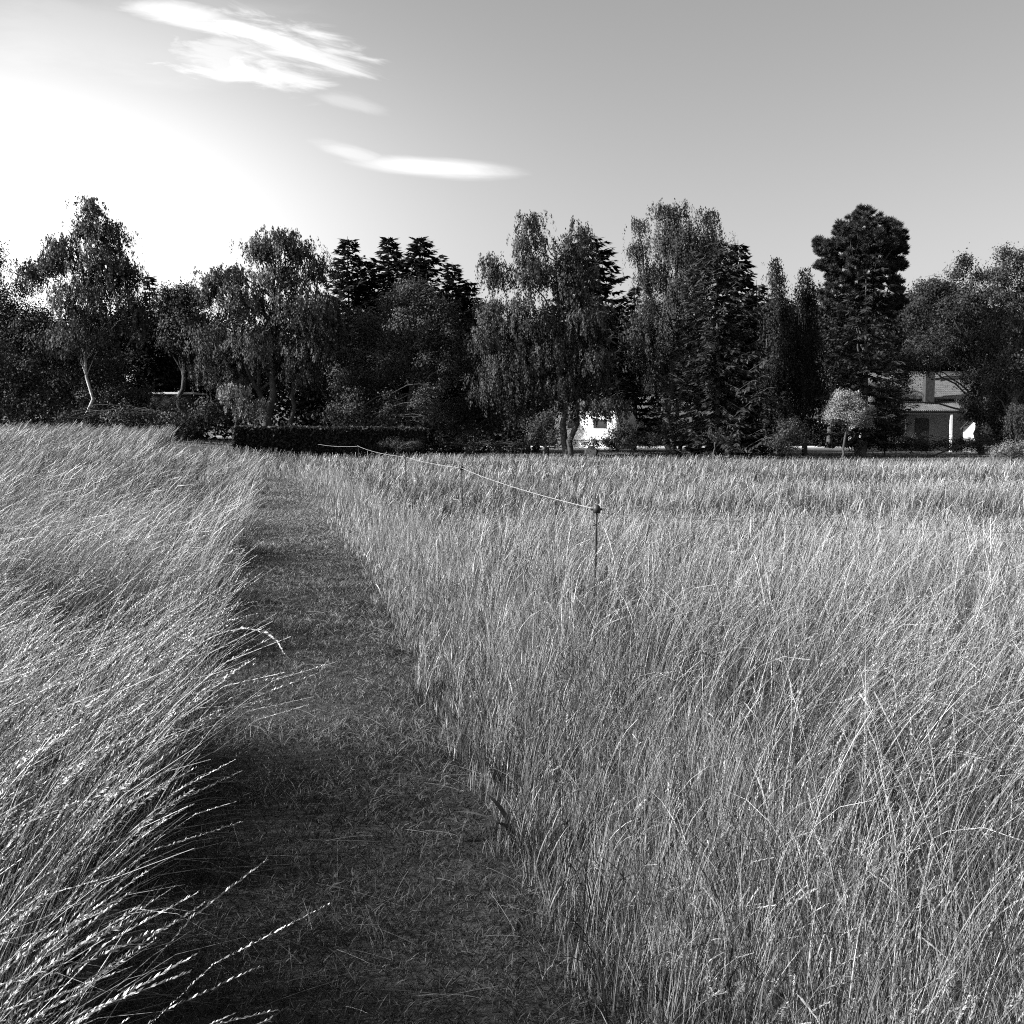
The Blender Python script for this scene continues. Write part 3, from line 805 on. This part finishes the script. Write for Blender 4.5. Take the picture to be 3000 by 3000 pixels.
tree("shrub", "round grey shrub left of the small pale tree", 52, 1482,
     [(1482, 815, 30, 26), (1462, 830, 24, 20), (1505, 820, 22, 24), (1498, 797, 10, 12), (1478, 842, 34, 16)], tone=.46, per=10, n_per=40, rad=.28, size=.09, trunk_r=.05, cat="shrub")
tree("shrub", "grey leafy shrub left of the white caravan", 54, 1025,
     [(1025, 805, 30, 28), (1010, 825, 26, 24), (1045, 822, 24, 26), (1030, 785, 18, 12)], tone=.46, per=9, n_per=40, rad=.28, size=.095, trunk_r=.05, cat="shrub")
tree("shrub", "low dark rounded bush in front of the clipped hedge", 50, 755,
     [(742, 836, 28, 14), (772, 838, 26, 13)], tone=.30, per=18, n_per=40, rad=.16, size=.06, trunk_r=.03, cat="shrub")
tree("shrub", "dark spreading bush right of the caravan", 55, 1195,
     [(1192, 808, 30, 26), (1165, 820, 24, 18), (1120, 832, 58, 12), (1190, 832, 60, 16), (1150, 835, 30, 14), (1230, 828, 34, 20), (1190, 820, 40, 14)], tone=.18, per=9, n_per=40, rad=.3, size=.1, trunk_r=.04, cat="shrub")
tree("shrub", "dark bush at the hedge end left of the leafy shrub", 57, 900,
     [(860, 828, 40, 20), (920, 835, 40, 16), (965, 838, 26, 12)], tone=.17, per=9, n_per=40, rad=.3, size=.1, trunk_r=.04, cat="shrub")
tree("shrub", "dark clipped bushes below the house porch", 60, 1740,
     [(1740, 838, 50, 14), (1800, 836, 50, 16), (1850, 834, 40, 18), (1690, 842, 40, 10)], tone=.14, per=9, n_per=40, rad=.3, size=.1, trunk_r=.04, cat="shrub")
tree("flowering_or_lit_shrub", "pale flowering bush below the porch windows", 66, 1715,
     [(1690, 824, 22, 6), (1720, 824, 24, 7), (1745, 822, 20, 7)], tone=.95, per=10, n_per=24, rad=.2, size=.1, trunk_r=.03, cat="shrub")

tree("shrub", "dark bush covering the left end of the house porch", 62, 1668,
     [(1650, 800, 44, 42), (1682, 790, 26, 44), (1672, 745, 26, 34), (1640, 835, 50, 18)], tone=.16, per=12, n_per=46, rad=.35, size=.12, trunk_r=.05, cat="shrub")
tree("shrub", "dark bush closing the gap right of the white garden shed", 63, 1880,
     [(1868, 800, 22, 40), (1885, 770, 30, 50), (1900, 820, 40, 24), (1830, 770, 20, 16)], tone=.18, per=12, n_per=46, rad=.35, size=.12, trunk_r=.05, cat="shrub")

# clipped hedge along the left back
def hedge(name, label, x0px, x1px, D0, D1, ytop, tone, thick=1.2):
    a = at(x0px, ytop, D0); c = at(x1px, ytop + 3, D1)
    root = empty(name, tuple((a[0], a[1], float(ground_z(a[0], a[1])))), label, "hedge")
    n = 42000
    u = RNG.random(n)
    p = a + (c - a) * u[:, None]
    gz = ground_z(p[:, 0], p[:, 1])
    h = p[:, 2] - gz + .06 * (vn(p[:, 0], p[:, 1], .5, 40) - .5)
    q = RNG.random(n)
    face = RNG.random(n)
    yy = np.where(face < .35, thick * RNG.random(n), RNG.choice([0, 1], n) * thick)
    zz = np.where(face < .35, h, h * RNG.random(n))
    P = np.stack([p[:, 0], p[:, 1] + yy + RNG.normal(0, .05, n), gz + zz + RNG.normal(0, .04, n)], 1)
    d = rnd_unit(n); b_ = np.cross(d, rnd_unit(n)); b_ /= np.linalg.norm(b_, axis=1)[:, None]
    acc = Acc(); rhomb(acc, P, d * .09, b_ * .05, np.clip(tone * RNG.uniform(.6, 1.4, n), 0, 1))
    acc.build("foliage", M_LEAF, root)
    tb = Tubes()
    for u_ in np.linspace(.01, .99, 26):
        p_ = a + (c - a) * u_; g_ = float(ground_z(p_[0], p_[1]))
        tb.add([(p_[0], p_[1] + thick / 2, g_ - .05), (p_[0] + .03, p_[1] + thick / 2, g_ + (p_[2] - g_) * .9)], [.03, .012], 5)
    tb.build("stem", M_BARK, root)
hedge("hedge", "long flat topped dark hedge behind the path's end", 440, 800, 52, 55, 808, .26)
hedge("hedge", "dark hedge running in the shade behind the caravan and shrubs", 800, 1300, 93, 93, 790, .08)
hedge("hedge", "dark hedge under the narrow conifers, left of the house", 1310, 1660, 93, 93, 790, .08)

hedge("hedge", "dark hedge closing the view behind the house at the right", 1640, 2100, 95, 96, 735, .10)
# undergrowth mass under the trees
acc = Acc()
C = []
for i in range(520):
    px = RNG.uniform(-80, 1000) if i % 3 else RNG.uniform(1000, 2000)
    D = RNG.uniform(64, 73)
    x = (px - 966) / F * D
    if px > 1030: continue
    if x > 20 and D > 66: continue
    C.append((x, D, float(ground_z(x, D)) + RNG.uniform(.2, 2.2 if px < 1000 else 1.0)))
leaf_cloud(acc, np.array(C), 60, .8, .2, .15, 'leaf', .1)
o = acc.build("undergrowth", M_LEAF)
set_props(o, "dark undergrowth filling the shade between the trunks", "undergrowth", kind="stuff")

# ------------------------------------------------------------------ caravan
def px2x(px, D): return (px - 966) / F * D
cv = empty("caravan", (px2x(1050, 58.5), 60.3, 0), "white caravan with a dark square window, half hidden under the trees", "caravan", rz=math.radians(-34))
bm = bmesh.new()
prof = [(-.02, .42), (4.5, .42), (4.72, .75), (4.62, 1.9), (4.35, 2.36), (.3, 2.42), (.0, 2.2), (-.12, 1.3)]
vs_ = [[bm.verts.new((x * .8, y, z)) for (x, z) in prof] for y in (0, 2.05)]
bm.faces.new(vs_[0]); bm.faces.new(list(reversed(vs_[1])))
for i in range(len(prof)):
    k = (i + 1) % len(prof)
    bm.faces.new((vs_[0][k], vs_[0][i], vs_[1][i], vs_[1][k]))
bmesh.ops.recalc_face_normals(bm, faces=bm.faces)
bmesh.ops.bevel(bm, geom=list(bm.edges), offset=.05, segments=2, affect='EDGES')
bm_obj("body", bm, M_WHITE, cv)
for (xa, xb) in ((.75, 1.4), (2.3, 3.1)):
    bm = bmesh.new()
    for a_ in ((xa - .05, xb + .05, 1.42, 1.47), (xa - .05, xb + .05, 1.93, 1.98), (xa - .05, xa, 1.47, 1.93), (xb, xb + .05, 1.47, 1.93)):
        bx(bm, a_[0], a_[1], -.025, .0, a_[2], a_[3])
    fr = bm_obj("window", bm, M_WHITE, cv)
    bm = bmesh.new(); bx(bm, xa, xb, -.012, -.002, 1.47, 1.93); bm_obj("pane", bm, M_GLASS, fr)
bm = bmesh.new(); bx(bm, .05, 3.45, -.03, -.004, 2.2, 2.26); bx(bm, .05, 3.55, -.02, -.004, .85, .89); bm_obj("trim", bm, M_WALL, cv)
bm = bmesh.new()
bmesh.ops.create_cone(bm, cap_ends=True, segments=20, radius1=.3, radius2=.3, depth=.18, matrix=Matrix.Translation((2.2, .05, .3)) @ Matrix.Rotation(math.pi / 2, 4, 'X'))
bm_obj("wheel", bm, M_RUBBER, cv)
bm = bmesh.new(); bx(bm, -1.2, -.05, .98, 1.06, .42, .5); bx(bm, -1.15, -1.05, .97, 1.07, 0, .42); bm_obj("tow_bar", bm, M_DARK, cv)

# ------------------------------------------------------------------ house
HD = 72.0
hx0, hx1 = px2x(1655, HD), px2x(1840, HD)
hs = empty("house", ((hx0 + hx1) / 2, HD, 0), "low house with a tiled roof, porch and white post, under the right hand trees", "house")
ox = (hx0 + hx1) / 2
w2 = (hx1 - hx0) / 2
def hb(name, mat, boxes, par=hs, bev=0):
    bm = bmesh.new()
    for q in boxes: bx(bm, *q, bevel=bev)
    return bm_obj(name, bm, mat, par)
hb("wall", M_WALL, [(-w2, w2, 0, .3, 0, 3.1), (-w2, -w2 + .3, .3, 6, 0, 3.1), (w2 - .3, w2, .3, 6, 0, 3.1), (-w2, w2, 6, 6.3, 0, 3.1)])
# tiled roof: courses overlapping like steps
V = []; Fq = []
zr, zb, y0, y1 = 5.0, 3.25, -.35, 3.15
nc, nt_ = 12, 60
for c in range(nc):
    t0, t1 = c / nc, (c + 1) / nc + .03
    for k in range(nt_):
        xa = -w2 - .4 + (2 * w2 + .8) * k / nt_; xb = -w2 - .4 + (2 * w2 + .8) * (k + 1) / nt_ - .012
        i = len(V)
        j = RNG.uniform(-.006, .006)
        za, zc = zb + (zr - zb) * t0 + .08 + j, zb + (zr - zb) * t1 + .01
        ya, yc = y0 + (y1 - y0) * t0, y0 + (y1 - y0) * t1
        V += [(xa, ya, za), (xb, ya, za), (xb, yc, zc), (xa, yc, zc), (xa, ya, za - .08), (xb, ya, za - .08)]
        Fq += [(i, i + 1, i + 2, i + 3), (i + 4, i + 5, i + 1, i)]
V = np.array(V) + np.array(hs.location)
rf = raw_mesh("roof", V, Fq, M_TILE, hs)
hb("ridge", M_TILE, [(-w2 - .4, w2 + .4, y1 - .12, y1 + .12, zr, zr + .12)], rf, .03)
bm = bmesh.new()
f = [bm.verts.new(p) for p in ((-w2 - .4, y1, zr - .05), (w2 + .4, y1, zr - .05), (w2 + .4, 6.7, 3.1), (-w2 - .4, 6.7, 3.1))]
bm.faces.new(f); bm_obj("roof", bm, M_TILE, hs)
# gable ends
for sx in (-w2 + .05, w2 - .05):
    bm = bmesh.new()
    bm.faces.new([bm.verts.new(p) for p in ((sx, -.0, 3.1), (sx, 6.3, 3.1), (sx, y1, zr - .15))])
    bm_obj("gable", bm, M_WALL, hs)
chx = px2x(1752, HD - 1) - ox
hb("chimney", M_BRICK, [(chx - .28, chx + .28, -.9, -.35, 2.6, 5.5), (chx - .34, chx + .34, -.96, -.29, 5.5, 5.62)])
hb("chimney_pot", M_WALL, [(chx - .12, chx + .12, -.75, -.5, 5.62, 5.95)], None or hs, .03)
# corrugated porch roof
pxa, pxb = px2x(1660, 70.5) - ox, px2x(1812, 70.5) - ox
n = 260; V = []; Fq = []
for i in range(n + 1):
    x = pxa + (pxb - pxa) * i / n
    dz = .03 * math.cos(i * 2 * math.pi / 6.5)
    V += [(x, -.02, 3.2 + dz), (x, -2.3, 2.52 + dz)]
for i in range(n): Fq.append((2 * i, 2 * i + 1, 2 * i + 3, 2 * i + 2))
raw_mesh("porch_roof", np.array(V) + np.array(hs.location), Fq, M_SHEET, hs)
hb("porch_beam", M_DARK, [(pxa + .1, pxb - .1, -2.25, -2.13, 2.3, 2.44)])
wp = px2x(1790, 70) - ox
hb("porch_post", M_WHITE, [(wp - .07, wp + .07, -2.24, -2.12, 0, 2.3)], hs, .01)
hb("porch_post", M_DARK, [(pxa + .3, pxa + .42, -2.24, -2.12, 0, 2.3)], hs, .01)
d0 = px2x(1738, HD) - ox
dr = hb("door", M_DARK, [(d0 - .45, d0 + .4, -.05, -.004, 0, 2.05)])
hb("handle", M_WHITE, [(d0 + .28, d0 + .36, -.09, -.052, 1.0, 1.04)], dr)
for wx in (1683, 1699):
    c = px2x(wx, HD) - ox
    fr = hb("window", M_WHITE, [(c - .3, c - .22, -.06, -.004, .5, 2.0), (c + .18, c + .26, -.06, -.004, .5, 2.0), (c - .22, c + .18, -.06, -.004, 1.92, 2.0),
                         (c - .22, c + .18, -.06, -.004, .5, .58), (c - .04, c, -.055, -.004, .58, 1.92)])
    hb("pane", M_GLASS, [(c - .22, c - .04, -.03, -.006, .58, 1.92), (c, c + .18, -.03, -.006, .58, 1.92)], fr)
# white garden shed seen through the branches
sx_ = px2x(1843, 68)
sh = empty("garden_shed", (sx_, 69.0, 0), "white gabled garden shed glimpsed through branches right of the porch", "shed", rz=math.radians(-25))
bm = bmesh.new()
pr = [(-.45, 0), (.45, 0), (.45, 1.5), (0, 2.0), (-.45, 1.5)]
fs = [[bm.verts.new((x, y, z)) for (x, z) in pr] for y in (0, 1.8)]
bm.faces.new(fs[0]); bm.faces.new(list(reversed(fs[1])))
for i in range(5): bm.faces.new((fs[0][(i + 1) % 5], fs[0][i], fs[1][i], fs[1][(i + 1) % 5]))
bmesh.ops.recalc_face_normals(bm, faces=bm.faces)
bm_obj("wall", bm, M_WHITE, sh)
bm = bmesh.new()
for s in (-1, 1):
    a_ = [(0, -.15, 2.06), (s * .6, -.15, 1.38), (s * .6, 1.95, 1.38), (0, 1.95, 2.06)]
    lo = [bm.verts.new(p) for p in a_]; up = [bm.verts.new((p[0], p[1], p[2] + .06)) for p in a_]
    bm.faces.new(lo); bm.faces.new(list(reversed(up)))
    for i in range(4): bm.faces.new((lo[i], lo[(i + 1) % 4], up[(i + 1) % 4], up[i]))
bmesh.ops.recalc_face_normals(bm, faces=bm.faces)
bm_obj("roof", bm, M_SHEET, sh)

# flat roofed hut in the left trees
hl = at(318, 740, 66)
gz_ = float(ground_z(hl[0], 66))
ht = empty("hut", (hl[0], 66.0, gz_), "flat roofed dark hut with a pale roof edge among the left trees", "hut")
hb("wall", M_DARK, [(-1.2, 1.3, 0, 2.4, 0, hl[2] - gz_ - .12)], ht)
hb("roof", M_WHITE, [(-1.35, 1.45, -.15, 2.6, hl[2] - gz_ - .117, hl[2] - gz_ + .0)], ht, .01)
bm = bmesh.new(); bx(bm, .2, .9, -.04, -.004, .05, 1.9); bm_obj("door", bm, M_BARK, ht)
tree("flowering_or_lit_shrub", "pale bush in a sunlit tone just below the hut's roof edge", 61.5, 315,
     [(300, 752, 22, 8), (335, 752, 22, 8), (315, 760, 22, 8)], tone=.9, per=12, n_per=26, rad=.22, size=.1, trunk_r=.04, cat="shrub")  # bright leaf tone stands in for sunlight on this bush

# ------------------------------------------------------------------ fence
GP = "electric fence posts along the path"
fence = [((1126, 961), 8.9, "nearest thin black fence post, topped by a round insulator"),
         ((870.7, 883), 17.6, "second thin black fence post, where the white rope kinks"),
         ((764.6, 862), 23.5, "third fence post, a faint thin rod in the middle of the rope"),
         ((676, 842), 35.5, "farthest visible fence post, beside the dark hedge")]
tops = []
for (pp, D, lab) in fence:
    t = at(pp[0], pp[1], D); g_ = float(ground_z(t[0], t[1]))
    root = empty("fence_post", (t[0], t[1], g_), lab, "fence post", GP)
    tb = Tubes()
    lean = .03 * (1 if D < 10 else -1.2)
    tb.add([(t[0] - lean, t[1], g_ - .05), (t[0] - lean * .3, t[1], g_ + .5), (t[0], t[1], t[2])], [.009, .009, .008], 8)
    tb.build("rod", M_POST, root)
    tb = Tubes()
    tb.add([(t[0], t[1], t[2] - .03), (t[0], t[1], t[2] - .028), (t[0], t[1], t[2] + .02), (t[0], t[1], t[2] + .035)], [.012, .030, .030, .012], 10)
    tb.add([(t[0] - .045, t[1], t[2]), (t[0] + .045, t[1], t[2])], [.009, .009], 6)
    tb.build("insulator", M_POST, root)
    tops.append(t)
tops.append(at(600, 838, 46))
pts = []
for a_, c_ in zip(tops[:-1], tops[1:]):
    for u in np.linspace(0, 1, 14)[:-1]:
        p = a_ + (c_ - a_) * u; p = p.copy(); p[2] -= .05 * 4 * u * (1 - u) * (np.linalg.norm(c_ - a_) / 12); p[2] += .0
        pts.append(p)
pts.append(tops[-1])
tb = Tubes(); tb.add(pts, np.linspace(.0030, .0045, len(pts)), 6)
o = tb.build("fence_rope", M_ROPE); set_props(o, "white electric fence rope sagging from post to post", "rope")
tb = Tubes()
e = at(2150, 1010, 9.3); a_ = tops[0] + np.array([0, 0, -.0])
s0 = at(1128, 968, 8.9)
pts = [s0 + (e - s0) * u - np.array([0, 0, .03 * 4 * u * (1 - u)]) for u in np.linspace(0, 1, 16)]
tb.add(pts, np.full(16, .0011), 5)
o = tb.build("fence_wire", M_POST); set_props(o, "thin dark wire running right from the nearest fence post over the meadow", "wire")

# ------------------------------------------------------------------ single plants
def stalk(label, root_xy, az, L, p0, p1, tone, power=2.2, hf=.2, per=60, hs_=.0085, spread=.35, w=.0026, cat="grass stalk", group=None, name="grass_stalk"):
    z = float(ground_z(*root_xy))
    b = np.array([[root_xy[0], root_xy[1], z]])
    rt = empty(name, tuple(b[0]), label, cat, group)
    Vv, Fc, T, P, tg = blades(b, np.array([L]), np.array([p0]), np.array([p1]), np.array([az]), np.array([w]), np.array([tone]), S=26, prof='stem', power=power, twist=np.array([1.0]))
    a_ = Acc(); a_.add(Vv, Fc, T); a_.build("stem", MG_LEFT, rt)
    a_ = Acc(); heads(a_, P, tg, hf, per, np.array([hs_]), np.array([spread]), np.array([tone])); a_.build("seed_head", MG_LEFT, rt)
def root_for(px, py, h, D):
    t = at(px, py, D); return (t[0], t[1])
# arching stalk over the path: apex at (400,1163), tip at (450,1210)
a0 = at(300, 1215, 4.6)
stalk("long pale stalk arching right over the shaded path, head hanging down", (-1.95, 4.6), .05, 1.42, .68, 2.9, 1.0, power=6.0, hf=.22, per=90, hs_=.011, spread=.5, w=.0032)
for i, (px, py, D, L, p0, p1) in enumerate([(1095, 878, 8.0, 1.22, .12, 1.0), (1065, 885, 8.3, 1.15, .15, 1.1), (1215, 940, 7.0, 1.05, .02, .25), (1155, 1035, 5.6, .95, .1, 2.2)]):
    t = at(px, py, D)
    h = L * .92
    stalk(["dark grass head slanting up right of the fence rope, highest of its pair", "dark grass head just left of and below the highest one",
           "dark upright grass head right of the nearest fence post", "dark drooping grass head beside the foot of the nearest post"][i],
          (t[0] - .25 * (1 if i < 2 else .3), D), 0.1, L, p0, p1, .06, power=1.6, hf=.14, per=70, hs_=.011, spread=.3, w=.003)
# broad leaved dock at the path edge
dk = at(968, 1592, 4.45)
dz = float(ground_z(dk[0], dk[1]))
rt = empty("dock_plant", (dk[0], dk[1], dz), "broad leaved dock plant sticking out of the grass onto the path", "plant")
for (az, L, wd, p0, p1, tn) in ((3.05, .26, .075, .9, 1.7, .45), (3.3, .32, .05, 1.2, 1.7, .10), (2.4, .2, .04, .5, 1.3, .2), (4.2, .24, .03, .8, 1.6, .15)):
    Vv, Fc, T, P, tg = blades(np.array([[dk[0], dk[1], dz + .04]]), np.array([L]), np.array([p0]), np.array([p1]), np.array([az]), np.array([wd]), np.array([tn]), S=12,
                              prof=(np.array([0, .12, .4, .8, 1.0]), np.array([.12, .2, 1.0, .7, .05])), power=1.2, twist=np.array([.25]))
    a_ = Acc(); a_.add(Vv, Fc, T); a_.build("leaf", MG_MOWN, rt)
